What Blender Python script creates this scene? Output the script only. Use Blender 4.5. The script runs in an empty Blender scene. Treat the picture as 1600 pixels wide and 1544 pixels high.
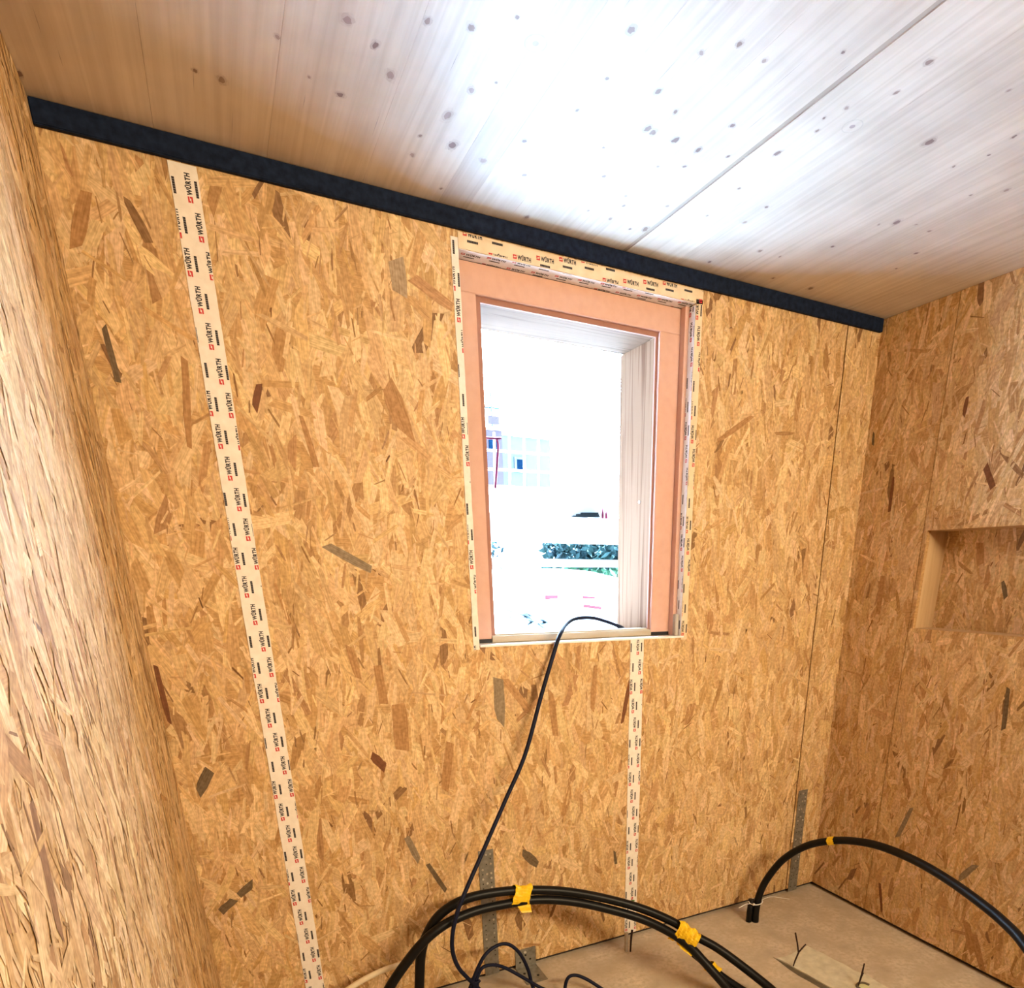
import bpy, bmesh, math, random
from mathutils import Vector, Matrix

S = bpy.context.scene
COL = S.collection

# ------------------------------------------------------------------ camera, world, sun, lights, exposure
cam_d = bpy.data.cameras.new('camera')
cam = bpy.data.objects.new('camera', cam_d)
COL.objects.link(cam)
cam_d.sensor_width = 36.0
cam_d.sensor_fit = 'HORIZONTAL'
cam_d.lens = 23.1541
cam_d.shift_x = -0.08278
cam_d.shift_y = 0.30433
cam_d.clip_start = 0.02
cam_d.clip_end = 500
RIGHT = Vector((0.8794743739, -0.4759242898, 0.0045712047))
DOWN = Vector((-0.1548259968, -0.2951631554, -0.9428189765))
FWD = Vector((0.4500597030, 0.8284773877, -0.3332738839))
m = Matrix((RIGHT, -DOWN, -FWD)).transposed().to_4x4()
m.translation = Vector((-2.48645515, -2.20820732, 1.54304917))
cam.matrix_world = m
S.camera = cam

S.view_settings.view_transform = 'Standard'
S.view_settings.look = 'None'
S.view_settings.gamma = 1.0
S.view_settings.use_curve_mapping = False
S.view_settings.exposure = 0.08
S.cycles.use_denoising = True
S.cycles.max_bounces = 6
S.cycles.diffuse_bounces = 4
S.cycles.use_adaptive_sampling = True
S.cycles.adaptive_threshold = 0.035
S.cycles.sample_clamp_indirect = 0.0
S.cycles.caustics_reflective = False
S.cycles.caustics_refractive = False

world = bpy.data.worlds.new('sky')
S.world = world
world.use_nodes = True
bg = world.node_tree.nodes['Background']
bg.inputs['Color'].default_value = (0.48, 0.725, 1.0, 1)
bg.inputs['Strength'].default_value = 74.0

sun_d = bpy.data.lights.new('sun', 'SUN')
sun_d.energy = 410.0
sun_d.angle = math.radians(0.6)
sun_d.color = (0.45, 0.71, 1.0)
sun = bpy.data.objects.new('sun', sun_d)
COL.objects.link(sun)
sun.rotation_euler = Vector((-0.5, -0.03, -0.86)).to_track_quat('-Z', 'Y').to_euler()
sun.location = (8, 6, 14)

# warm fill light added unseen behind the viewer to brighten the walls
fill_l = bpy.data.lights.new('fill_light', 'AREA')
fill_l.shape = 'RECTANGLE'
fill_l.size = 1.9
fill_l.size_y = 0.30
fill_l.energy = 76.0
fill_l.spread = math.radians(125)
fill_l.color = (1.0, 0.79, 0.50)
fill_o = bpy.data.objects.new('fill_light', fill_l)
COL.objects.link(fill_o)
fill_o.location = (-0.85, -3.3, 2.30)
fill_o.rotation_euler = Vector((-0.40, 1, -0.30)).to_track_quat('-Z', 'Z').to_euler()

# sky portal in the window opening
por = bpy.data.lights.new('window_portal', 'AREA')
por.shape = 'RECTANGLE'
por.size = 0.66
por.size_y = 1.02
por.cycles.is_portal = True
po = bpy.data.objects.new('window_portal', por)
COL.objects.link(po)
po.location = (-1.34, 0.325, 1.82)
po.rotation_euler = Vector((0, -1, 0)).to_track_quat('-Z', 'Z').to_euler()

# ------------------------------------------------------------------ materials
def new_mat(name, color=(0.8, 0.8, 0.8), rough=0.6, metallic=0.0, spec=0.3):
    mt = bpy.data.materials.new(name)
    mt.use_nodes = True
    b = mt.node_tree.nodes['Principled BSDF']
    b.inputs['Base Color'].default_value = (*color, 1)
    b.inputs['Roughness'].default_value = rough
    b.inputs['Metallic'].default_value = metallic
    b.inputs['Specular IOR Level'].default_value = spec
    return mt

def nodes_of(mt):
    nt = mt.node_tree
    return nt, nt.nodes, nt.links, nt.nodes['Principled BSDF']

def noise_mat(name, c1, c2, scale=(1, 1, 1), nscale=10.0, detail=6, rough=0.7, bump=0.0, lo=0.3, hi=0.7,
              metallic=0.0, spec=0.3, c3=None, n3=2.0, distort=0.0):
    """two colours mixed by a stretched object-space noise"""
    mt = new_mat(name, c1, rough, metallic, spec)
    nt, N, L, b = nodes_of(mt)
    tc = N.new('ShaderNodeTexCoord')
    mp = N.new('ShaderNodeMapping')
    mp.inputs['Scale'].default_value = scale
    nz = N.new('ShaderNodeTexNoise')
    nz.inputs['Scale'].default_value = nscale
    nz.inputs['Detail'].default_value = detail
    nz.inputs['Distortion'].default_value = distort
    rp = N.new('ShaderNodeValToRGB')
    rp.color_ramp.elements[0].position = lo
    rp.color_ramp.elements[1].position = hi
    rp.color_ramp.elements[0].color = (*c1, 1)
    rp.color_ramp.elements[1].color = (*c2, 1)
    L.new(tc.outputs['Object'], mp.inputs['Vector'])
    L.new(mp.outputs['Vector'], nz.inputs['Vector'])
    L.new(nz.outputs['Fac'], rp.inputs['Fac'])
    out = rp.outputs['Color']
    if c3 is not None:
        n2 = N.new('ShaderNodeTexNoise')
        n2.inputs['Scale'].default_value = n3
        n2.inputs['Detail'].default_value = 4
        L.new(tc.outputs['Object'], n2.inputs['Vector'])
        r2 = N.new('ShaderNodeValToRGB')
        r2.color_ramp.elements[0].position = 0.4
        r2.color_ramp.elements[1].position = 0.68
        mx = N.new('ShaderNodeMix')
        mx.data_type = 'RGBA'
        L.new(n2.outputs['Fac'], r2.inputs['Fac'])
        L.new(r2.outputs['Color'], mx.inputs['Factor'])
        L.new(out, mx.inputs['A'])
        mx.inputs['B'].default_value = (*c3, 1)
        out = mx.outputs['Result']
    L.new(out, b.inputs['Base Color'])
    if bump:
        bp = N.new('ShaderNodeBump')
        bp.inputs['Strength'].default_value = bump
        bp.inputs['Distance'].default_value = 0.002
        L.new(nz.outputs['Fac'], bp.inputs['Height'])
        L.new(bp.outputs['Normal'], b.inputs['Normal'])
    return mt

def strand_mat(name, rough=0.62):
    """pressed wood strands: colour of each strand from its attribute, grain along its own length from its UV"""
    mt = new_mat(name, (0.6, 0.4, 0.2), rough, 0, 0.25)
    nt, N, L, b = nodes_of(mt)
    at = N.new('ShaderNodeAttribute')
    at.attribute_name = 'strand'
    uv = N.new('ShaderNodeUVMap')
    uv.uv_map = 'UVMap'
    mp = N.new('ShaderNodeMapping')
    mp.inputs['Scale'].default_value = (14, 260, 1)
    nz = N.new('ShaderNodeTexNoise')
    nz.inputs['Scale'].default_value = 1.0
    nz.inputs['Detail'].default_value = 3
    nz.inputs['Roughness'].default_value = 0.6
    L.new(uv.outputs['UV'], mp.inputs['Vector'])
    L.new(mp.outputs['Vector'], nz.inputs['Vector'])
    rp = N.new('ShaderNodeValToRGB')
    rp.color_ramp.elements[0].position = 0.28
    rp.color_ramp.elements[1].position = 0.72
    rp.color_ramp.elements[0].color = (0.72, 0.66, 0.58, 1)
    rp.color_ramp.elements[1].color = (1.16, 1.16, 1.16, 1)
    L.new(nz.outputs['Fac'], rp.inputs['Fac'])
    tc = N.new('ShaderNodeTexCoord')
    n2 = N.new('ShaderNodeTexNoise')
    n2.inputs['Scale'].default_value = 95
    n2.inputs['Detail'].default_value = 1
    L.new(tc.outputs['Object'], n2.inputs['Vector'])
    r2 = N.new('ShaderNodeValToRGB')
    r2.color_ramp.elements[0].position = 0.25
    r2.color_ramp.elements[1].position = 0.7
    r2.color_ramp.elements[0].color = (0.74, 0.70, 0.64, 1)
    r2.color_ramp.elements[1].color = (1.08, 1.08, 1.08, 1)
    L.new(n2.outputs['Fac'], r2.inputs['Fac'])
    m1 = N.new('ShaderNodeMix'); m1.data_type = 'RGBA'; m1.blend_type = 'MULTIPLY'
    m1.inputs['Factor'].default_value = 1
    m2 = N.new('ShaderNodeMix'); m2.data_type = 'RGBA'; m2.blend_type = 'MULTIPLY'
    m2.inputs['Factor'].default_value = 1
    L.new(at.outputs['Color'], m1.inputs['A'])
    L.new(rp.outputs['Color'], m1.inputs['B'])
    L.new(m1.outputs['Result'], m2.inputs['A'])
    L.new(r2.outputs['Color'], m2.inputs['B'])
    L.new(m2.outputs['Result'], b.inputs['Base Color'])
    return mt

OSB = strand_mat('oriented_strand_board')

def spruce_mat(name, tint):
    """white-glazed spruce lamella with long grain"""
    mt = new_mat(name, tint, 0.55, 0, 0.3)
    nt, N, L, b = nodes_of(mt)
    at = N.new('ShaderNodeAttribute'); at.attribute_name = 'strand'
    tc = N.new('ShaderNodeTexCoord')
    mp = N.new('ShaderNodeMapping'); mp.inputs['Scale'].default_value = (60, 1.3, 1)
    nz = N.new('ShaderNodeTexNoise'); nz.inputs['Scale'].default_value = 1.0; nz.inputs['Detail'].default_value = 4
    nz.inputs['Distortion'].default_value = 0.6
    L.new(tc.outputs['Object'], mp.inputs['Vector']); L.new(mp.outputs['Vector'], nz.inputs['Vector'])
    rp = N.new('ShaderNodeValToRGB')
    rp.color_ramp.elements[0].position = 0.3; rp.color_ramp.elements[1].position = 0.62
    rp.color_ramp.elements[0].color = (0.84, 0.82, 0.80, 1); rp.color_ramp.elements[1].color = (1, 1, 1, 1)
    L.new(nz.outputs['Fac'], rp.inputs['Fac'])
    n2 = N.new('ShaderNodeTexNoise'); n2.inputs['Scale'].default_value = 4.5; n2.inputs['Detail'].default_value = 3
    L.new(tc.outputs['Object'], n2.inputs['Vector'])
    r2 = N.new('ShaderNodeValToRGB')
    r2.color_ramp.elements[0].position = 0.32; r2.color_ramp.elements[1].position = 0.6
    r2.color_ramp.elements[0].color = (0.86, 0.85, 0.84, 1); r2.color_ramp.elements[1].color = (1, 1, 1, 1)
    L.new(n2.outputs['Fac'], r2.inputs['Fac'])
    m1 = N.new('ShaderNodeMix'); m1.data_type = 'RGBA'; m1.blend_type = 'MULTIPLY'; m1.inputs['Factor'].default_value = 1
    m2 = N.new('ShaderNodeMix'); m2.data_type = 'RGBA'; m2.blend_type = 'MULTIPLY'; m2.inputs['Factor'].default_value = 1
    L.new(at.outputs['Color'], m1.inputs['A']); L.new(rp.outputs['Color'], m1.inputs['B'])
    L.new(m1.outputs['Result'], m2.inputs['A']); L.new(r2.outputs['Color'], m2.inputs['B'])
    L.new(m2.outputs['Result'], b.inputs['Base Color'])
    return mt

SPRUCE = spruce_mat('white_glazed_spruce', (0.8, 0.76, 0.7))
CONCRETE = noise_mat('concrete_slab', (0.42, 0.34, 0.25), (0.66, 0.56, 0.44), nscale=9, detail=8, rough=0.9, bump=0.0,
                     lo=0.3, hi=0.72, c3=(0.46, 0.38, 0.27), n3=55)
MORTAR = noise_mat('grey_mortar', (0.52, 0.48, 0.36), (0.68, 0.64, 0.50), nscale=30, detail=8, rough=0.95, bump=0.5)
GROOVE = noise_mat('dark_groove', (0.10, 0.085, 0.06), (0.16, 0.13, 0.09), nscale=30, rough=0.95)
CORE = noise_mat('dark_membrane', (0.018, 0.014, 0.014), (0.035, 0.025, 0.022), nscale=40, rough=0.8)
BLACKSTRIP = noise_mat('black_foam_strip', (0.004, 0.008, 0.022), (0.011, 0.020, 0.050), nscale=60, rough=0.75, bump=0.0, spec=0.10)
FRAMEWOOD = noise_mat('primed_larch_frame', (0.62, 0.375, 0.29), (0.66, 0.41, 0.325), scale=(12, 12, 12), nscale=3, rough=0.7, bump=0.0, spec=0.08)
REBATE = noise_mat('frame_rebate_seal', (0.34, 0.17, 0.13), (0.38, 0.20, 0.15), nscale=25, rough=0.8, spec=0.05)
REVEAL_V = noise_mat('dimmed_larch_upright', (0.125, 0.058, 0.032), (0.205, 0.112, 0.068), scale=(45, 45, 1.1), nscale=1.0, detail=8,  # larch set darker than the wood itself, against the outdoor glare
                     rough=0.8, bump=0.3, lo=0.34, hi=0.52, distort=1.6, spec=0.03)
REVEAL_H = noise_mat('dimmed_larch_level', (0.085, 0.044, 0.026), (0.150, 0.085, 0.055), scale=(1.4, 30, 30), nscale=1.0, detail=8,  # same larch, darkened further where bright ground light strikes from below
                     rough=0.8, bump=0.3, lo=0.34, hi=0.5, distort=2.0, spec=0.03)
SILLWOOD = noise_mat('sill_rail_wood', (0.40, 0.33, 0.23), (0.48, 0.40, 0.29), scale=(2, 30, 30), nscale=1, rough=0.8, spec=0.05)
TAPE = noise_mat('white_fleece_tape', (0.76, 0.69, 0.62), (0.84, 0.78, 0.72), nscale=50, detail=6, rough=0.7, bump=0.3)
TAPECLEAR = noise_mat('thin_translucent_tape', (0.70, 0.54, 0.35), (0.78, 0.64, 0.46), nscale=26, detail=6, rough=0.45, bump=0.3)
TAPEWHITE = noise_mat('glossy_white_tape', (0.80, 0.79, 0.80), (0.88, 0.87, 0.88), nscale=70, detail=6, rough=0.35, bump=0.3)
INK = new_mat('black_ink', (0.025, 0.022, 0.03), 0.6)
INKRED = new_mat('red_ink', (0.55, 0.035, 0.04), 0.6)
GALV = noise_mat('galvanised_steel', (0.20, 0.19, 0.165), (0.31, 0.295, 0.26), nscale=60, detail=6, rough=0.45, metallic=0.55, bump=0.1)
HOLE = new_mat('nail_hole_dark', (0.02, 0.018, 0.015), 0.8)
NAIL = new_mat('nail_head_steel', (0.75, 0.74, 0.70), 0.3, 0.8)
PIPE = noise_mat('black_polyethylene', (0.0025, 0.0025, 0.003), (0.005, 0.005, 0.006), nscale=30, rough=0.42, spec=0.22)
PIPEWHITE = noise_mat('cream_conduit', (0.70, 0.58, 0.40), (0.76, 0.64, 0.46), nscale=20, rough=0.5)
GREEN = new_mat('green_plastic', (0.12, 0.30, 0.06), 0.5)
YELLOW = noise_mat('yellow_adhesive_tape', (0.78, 0.47, 0.01), (0.90, 0.60, 0.02), nscale=60, rough=0.4, bump=0.5)
CABLE = noise_mat('dark_blue_cable', (0.006, 0.008, 0.022), (0.010, 0.013, 0.035), nscale=30, rough=0.5, spec=0.12)
TIEWHITE = new_mat('white_nylon', (0.82, 0.80, 0.76), 0.4)
WIRE = new_mat('rusty_tie_wire', (0.035, 0.016, 0.014), 0.7, 0.3)
BLACKPLASTIC = new_mat('black_packer_plastic', (0.008, 0.008, 0.014), 0.5)
GREYFOAM = noise_mat('grey_foam', (0.42, 0.38, 0.33), (0.52, 0.47, 0.40), nscale=40, rough=0.8)
# outdoors
GRAVEL = noise_mat('pale_gravel', (0.52, 0.55, 0.57), (0.64, 0.67, 0.69), nscale=3, detail=8, rough=0.95)
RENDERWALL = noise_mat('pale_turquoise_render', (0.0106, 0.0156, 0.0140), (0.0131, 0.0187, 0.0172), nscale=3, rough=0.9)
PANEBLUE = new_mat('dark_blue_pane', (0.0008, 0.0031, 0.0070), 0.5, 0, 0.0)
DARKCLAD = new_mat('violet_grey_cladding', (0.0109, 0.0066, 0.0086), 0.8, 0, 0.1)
BOARDWHITE = noise_mat('bleached_board', (0.66, 0.63, 0.60), (0.76, 0.74, 0.71), scale=(1, 20, 20), nscale=2, rough=0.8)
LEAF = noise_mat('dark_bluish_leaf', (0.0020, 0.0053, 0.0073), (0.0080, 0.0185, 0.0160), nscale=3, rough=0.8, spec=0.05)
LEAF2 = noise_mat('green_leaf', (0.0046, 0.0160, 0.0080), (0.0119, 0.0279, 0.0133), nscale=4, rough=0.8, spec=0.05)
ROPEWHITE = new_mat('white_rope', (0.8, 0.8, 0.8), 0.8)
ROPERED = new_mat('magenta_rope', (0.0624, 0.0012, 0.0117), 0.7, 0, 0.1)
REDSTRIPE = new_mat('red_barrier_film', (0.0351, 0.0039, 0.0055), 0.6, 0, 0.1)
DEBRISBLUE = noise_mat('blue_grey_sheet', (0.0132, 0.0180, 0.0218), (0.0296, 0.0366, 0.0390), nscale=3, rough=0.8, spec=0.1)
BLUESTEEL = new_mat('blue_painted_steel', (0.0016, 0.0059, 0.0078), 0.7, 0, 0.1)

# ------------------------------------------------------------------ mesh helpers
class MB:
    def __init__(self):
        self.v, self.f, self.mi, self.col, self.uv, self.sm = [], [], [], [], [], []
    def poly(self, pts, mi=0, col=None, uv=None, smooth=False):
        n = len(self.v)
        self.v += [tuple(p) for p in pts]
        self.f.append(tuple(range(n, n + len(pts))))
        self.mi.append(mi)
        self.col.append(col)
        self.uv.append(uv)
        self.sm.append(smooth)
    def box(self, x0, x1, y0, y1, z0, z1, mi=0, col=None):
        n = len(self.v)
        self.v += [(x0, y0, z0), (x1, y0, z0), (x1, y1, z0), (x0, y1, z0),
                   (x0, y0, z1), (x1, y0, z1), (x1, y1, z1), (x0, y1, z1)]
        for q in ((0, 3, 2, 1), (4, 5, 6, 7), (0, 1, 5, 4), (1, 2, 6, 5), (2, 3, 7, 6), (3, 0, 4, 7)):
            self.f.append(tuple(n + k for k in q))
            self.mi.append(mi); self.col.append(col); self.uv.append(None); self.sm.append(False)
    def obox(self, c, ax, ay, az, mi=0):
        """oriented box: centre and three half vectors"""
        c = Vector(c); ax = Vector(ax); ay = Vector(ay); az = Vector(az)
        n = len(self.v)
        for sz in (-1, 1):
            for sx, sy in ((-1, -1), (1, -1), (1, 1), (-1, 1)):
                self.v.append(tuple(c + ax * sx + ay * sy + az * sz))
        for q in ((0, 3, 2, 1), (4, 5, 6, 7), (0, 1, 5, 4), (1, 2, 6, 5), (2, 3, 7, 6), (3, 0, 4, 7)):
            self.f.append(tuple(n + k for k in q))
            self.mi.append(mi); self.col.append(None); self.uv.append(None); self.sm.append(False)
    def tube(self, pts, rad, seg=14, mi=0, cap=True):
        pts = [Vector(p) for p in pts]
        rads = rad if isinstance(rad, (list, tuple)) else [rad] * len(pts)
        T = []
        for i in range(len(pts)):
            a = pts[max(i - 1, 0)]; b = pts[min(i + 1, len(pts) - 1)]
            T.append((b - a).normalized())
        up = Vector((0, 0, 1)) if abs(T[0].z) < 0.9 else Vector((1, 0, 0))
        nrm = (up - T[0] * up.dot(T[0])).normalized()
        base = len(self.v)
        for i, p in enumerate(pts):
            nrm = (nrm - T[i] * nrm.dot(T[i])).normalized()
            bi = T[i].cross(nrm)
            for k in range(seg):
                a = 2 * math.pi * k / seg
                self.v.append(tuple(p + (nrm * math.cos(a) + bi * math.sin(a)) * rads[i]))
        for i in range(len(pts) - 1):
            for k in range(seg):
                k2 = (k + 1) % seg
                self.f.append((base + i * seg + k, base + i * seg + k2, base + (i + 1) * seg + k2, base + (i + 1) * seg + k))
                self.mi.append(mi); self.col.append(None); self.uv.append(None); self.sm.append(True)
        if cap:
            self.f.append(tuple(base + k for k in reversed(range(seg))))
            self.f.append(tuple(base + (len(pts) - 1) * seg + k for k in range(seg)))
            for _ in range(2):
                self.mi.append(mi); self.col.append(None); self.uv.append(None); self.sm.append(False)
    def build(self, name, mats, parent=None, attr=False):
        me = bpy.data.meshes.new(name)
        me.from_pydata(self.v, [], self.f)
        if not isinstance(mats, (list, tuple)):
            mats = [mats]
        for mt in mats:
            me.materials.append(mt)
        me.polygons.foreach_set('material_index', self.mi)
        me.polygons.foreach_set('use_smooth', self.sm)
        if attr:
            ca = me.color_attributes.new('strand', 'FLOAT_COLOR', 'CORNER')
            uvl = me.uv_layers.new(name='UVMap')
            cd, ud = [], []
            for fi, f in enumerate(self.f):
                c = self.col[fi] or (0.6, 0.4, 0.2)
                u = self.uv[fi]
                for k in range(len(f)):
                    cd += [c[0], c[1], c[2], 1.0]
                    ud += list(u[k]) if u else [self.v[f[k]][0] + self.v[f[k]][1], self.v[f[k]][2]]
            ca.data.foreach_set('color', cd)
            uvl.data.foreach_set('uv', ud)
        me.update()
        o = bpy.data.objects.new(name, me)
        COL.objects.link(o)
        if parent is not None:
            o.parent = parent
        return o

def tag(o, label=None, cat=None, group=None, kind=None):
    if label: o['label'] = label
    if cat: o['category'] = cat
    if group: o['group'] = group
    if kind: o['kind'] = kind
    return o

def empty(name, loc=(0, 0, 0)):
    o = bpy.data.objects.new(name, None)
    COL.objects.link(o)
    o.location = loc
    o.empty_display_size = 0.05
    return o

def put(o, parent):
    """parent with world coordinates kept"""
    o.parent = parent
    o.matrix_parent_inverse = Matrix.Translation(-Vector(parent.location))
    return o

def spline(pts, n=8):
    """Catmull-Rom through points"""
    P = [Vector(p) for p in pts]
    out = []
    for i in range(len(P) - 1):
        p0 = P[i - 1] if i else P[0] * 2 - P[1]
        p1, p2 = P[i], P[i + 1]
        p3 = P[i + 2] if i + 2 < len(P) else P[-1] * 2 - P[-2]
        for k in range(n):
            t = k / n
            out.append(0.5 * ((2 * p1) + (p2 - p0) * t + (2 * p0 - 5 * p1 + 4 * p2 - p3) * t * t
                              + (3 * p1 - p0 - 3 * p2 + p3) * t ** 3))
    out.append(P[-1])
    return out

# ------------------------------------------------------------------ strand board panels
def clip_half(poly, uvs, axis, lim, keep_less):
    out, ou = [], []
    n = len(poly)
    for i in range(n):
        a, b = poly[i], poly[(i + 1) % n]
        ua, ub = uvs[i], uvs[(i + 1) % n]
        ia = (a[axis] <= lim) if keep_less else (a[axis] >= lim)
        ib = (b[axis] <= lim) if keep_less else (b[axis] >= lim)
        if ia:
            out.append(a); ou.append(ua)
        if ia != ib:
            t = (lim - a[axis]) / (b[axis] - a[axis])
            out.append((a[0] + (b[0] - a[0]) * t, a[1] + (b[1] - a[1]) * t))
            ou.append((ua[0] + (ub[0] - ua[0]) * t, ua[1] + (ub[1] - ua[1]) * t))
    return out, ou

TONES = {'g': (0.28, 0.215, 0.145), 'g2': (0.40, 0.30, 0.20), 'd': (0.16, 0.115, 0.07),
         'r': (0.44, 0.245, 0.105), 'r2': (0.19, 0.075, 0.032)}

def strand_colour(rng):
    r = rng.random()
    if r < 0.46:
        c = (0.66, 0.45, 0.235)
    elif r < 0.76:
        c = (0.76, 0.555, 0.32)
    elif r < 0.93:
        c = (0.57, 0.36, 0.165)
    elif r < 0.988:
        c = (0.45, 0.26, 0.115)
    else:
        c = (0.27, 0.15, 0.07)
    k = rng.uniform(0.90, 1.10)
    return (c[0] * k, c[1] * k * rng.uniform(0.97, 1.03), c[2] * k * rng.uniform(0.92, 1.08))

def strands(mb, rect, holes, place, rng, big=850, mid=480, small=750, lean=0.0):
    a0, a1, z0, z1 = rect
    area = (a1 - a0) * (z1 - z0)
    todo = []
    for dens, kind in ((big, 0), (mid, 1), (small, 2)):
        for _ in range(int(dens * area)):
            todo.append(kind)
    rng.shuffle(todo)
    for kind in todo:
        cx = rng.uniform(a0, a1); cz = rng.uniform(z0, z1)
        if kind == 0:
            L = rng.uniform(0.07, 0.15); W = rng.uniform(0.014, 0.040)
        elif kind == 1:
            L = rng.uniform(0.05, 0.12); W = rng.uniform(0.006, 0.015)
        else:
            L = rng.uniform(0.015, 0.06); W = rng.uniform(0.0018, 0.006)
        ang = rng.gauss(lean, 0.32) if rng.random() < 0.80 else rng.uniform(-1.5, 1.5)
        col = strand_colour(rng)
        if kind == 2 and rng.random() < 0.16:
            col = (col[0] * 0.5, col[1] * 0.42, col[2] * 0.36)
        h = rng.uniform(0.0003, 0.0012) if kind == 0 else rng.uniform(0.0006, 0.0015)
        add_strand(mb, rect, holes, place, rng, cx, cz, L, W, ang, col, h)

def add_strand(mb, rect, holes, place, rng, cx, cz, L, W, ang, col, h, blunt=False):
    a0, a1, z0, z1 = rect
    ca, sa = math.cos(ang), math.sin(ang)
    hl, hw = L / 2, W / 2
    j = rng.uniform
    sk0, sk1 = j(-0.6, 0.6) * W, j(-0.6, 0.6) * W
    w0, w1 = j(0.55, 1.0), j(0.55, 1.0)
    if blunt:
        w0, w1 = j(0.55, 1.0), j(0.6, 1.0)
        sk0, sk1 = sk0 * 0.8, sk1 * 0.8
    loc = [(-hw * w0, -hl - sk0), (hw * w0, -hl + sk0), (hw * j(0.85, 1.1), -hl * 0.3), (hw * j(0.85, 1.1), hl * 0.35),
           (hw * w1, hl + sk1), (-hw * w1, hl - sk1), (-hw * j(0.85, 1.1), hl * 0.3), (-hw * j(0.85, 1.1), -hl * 0.35)]
    ou, ov = j(0, 50), j(0, 50)
    poly = [(cx + x * ca - y * sa, cz + x * sa + y * ca) for x, y in loc]
    uvs = [(ou + y, ov + x) for x, y in loc]
    for axis, lim, less in ((0, a0, False), (0, a1, True), (1, z0, False), (1, z1, True)):
        poly, uvs = clip_half(poly, uvs, axis, lim, less)
        if len(poly) < 3:
            return
    for (b0, b1, y0, y1) in holes:
        xs = [p[0] for p in poly]; zs = [p[1] for p in poly]
        if max(xs) <= b0 or min(xs) >= b1 or max(zs) <= y0 or min(zs) >= y1:
            continue
        d = [(b0 - cx, 0, b0, True), (cx - b1, 0, b1, False), (y0 - cz, 1, y0, True), (cz - y1, 1, y1, False)]
        d.sort(key=lambda q: -q[0])
        if d[0][0] <= 0:
            return
        poly, uvs = clip_half(poly, uvs, d[0][1], d[0][2], d[0][3])
        if len(poly) < 3:
            return
    mb.poly([place(x, z, h) for x, z in poly], 0, col, uvs)

def osb_panel(name, parent, axis, base, depth, rect, holes, seed, marks=(), flip=1, dens=(850, 480, 750), lean=0.0):
    """a board in the plane axis=base whose visible face looks along flip*(-axis); depth = thickness behind the face"""
    rng = random.Random(seed)
    mb = MB()
    a0, a1, z0, z1 = rect
    col = (0.55, 0.34, 0.15)
    # board body, cut into rectangles around the holes
    cells = [rect]
    for (b0, b1, y0, y1) in holes:
        nc = []
        for (p0, p1, q0, q1) in cells:
            if b1 <= p0 or b0 >= p1 or y1 <= q0 or y0 >= q1:
                nc.append((p0, p1, q0, q1)); continue
            u0, u1 = max(b0, p0), min(b1, p1)
            if p0 < u0: nc.append((p0, u0, q0, q1))
            if u1 < p1: nc.append((u1, p1, q0, q1))
            if q0 < y0: nc.append((u0, u1, q0, y0))
            if y1 < q1: nc.append((u0, u1, y1, q1))
        cells = nc
    for (p0, p1, q0, q1) in cells:
        lo, hi = (base, base + depth * flip)
        lo, hi = min(lo, hi), max(lo, hi)
        if axis == 1:
            mb.box(p0, p1, lo, hi, q0, q1, 0, col)
        else:
            mb.box(lo, hi, p0, p1, q0, q1, 0, col)
    if axis == 1:
        place = lambda a, z, h: (a, base - flip * h, z)
    else:
        place = lambda a, z, h: (base - flip * h, a, z)
    strands(mb, rect, holes, place, rng, *dens, lean=lean)
    for (xa, za, xb, zb, w, tone) in marks:
        cx, cz = (xa + xb) / 2, (za + zb) / 2
        if not (a0 < cx < a1 and z0 < cz < z1):
            continue
        L = math.hypot(xb - xa, zb - za)
        ang = math.atan2(-(xb - xa), zb - za)
        add_strand(mb, rect, holes, place, rng, cx, cz, L, w, ang, TONES[tone], 0.00165, True)
    return mb.build(name, OSB, parent, attr=True)

XL = -2.69           # left wall face
FR = -3.8            # front wall (behind the camera)
H = 2.5
GAP = 0.021          # gap between boards and slab
WX0, WX1, WZ0, WZ1 = -1.745, -0.912, 1.306, 2.412      # rough window opening
NY0, NY1, NZ0, NZ1 = -1.02, -0.357, 1.333, 1.706       # niche in the right wall

# ------------------------------------------------------------------ floor, ceiling, wall cores
mb = MB()
mb.box(XL - 0.3, 0.3, FR - 0.3, 0.31, -0.2, 0.0)
floor = tag(mb.build('floor', CONCRETE), 'bare concrete floor slab of the timber room', kind='structure')

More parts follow.
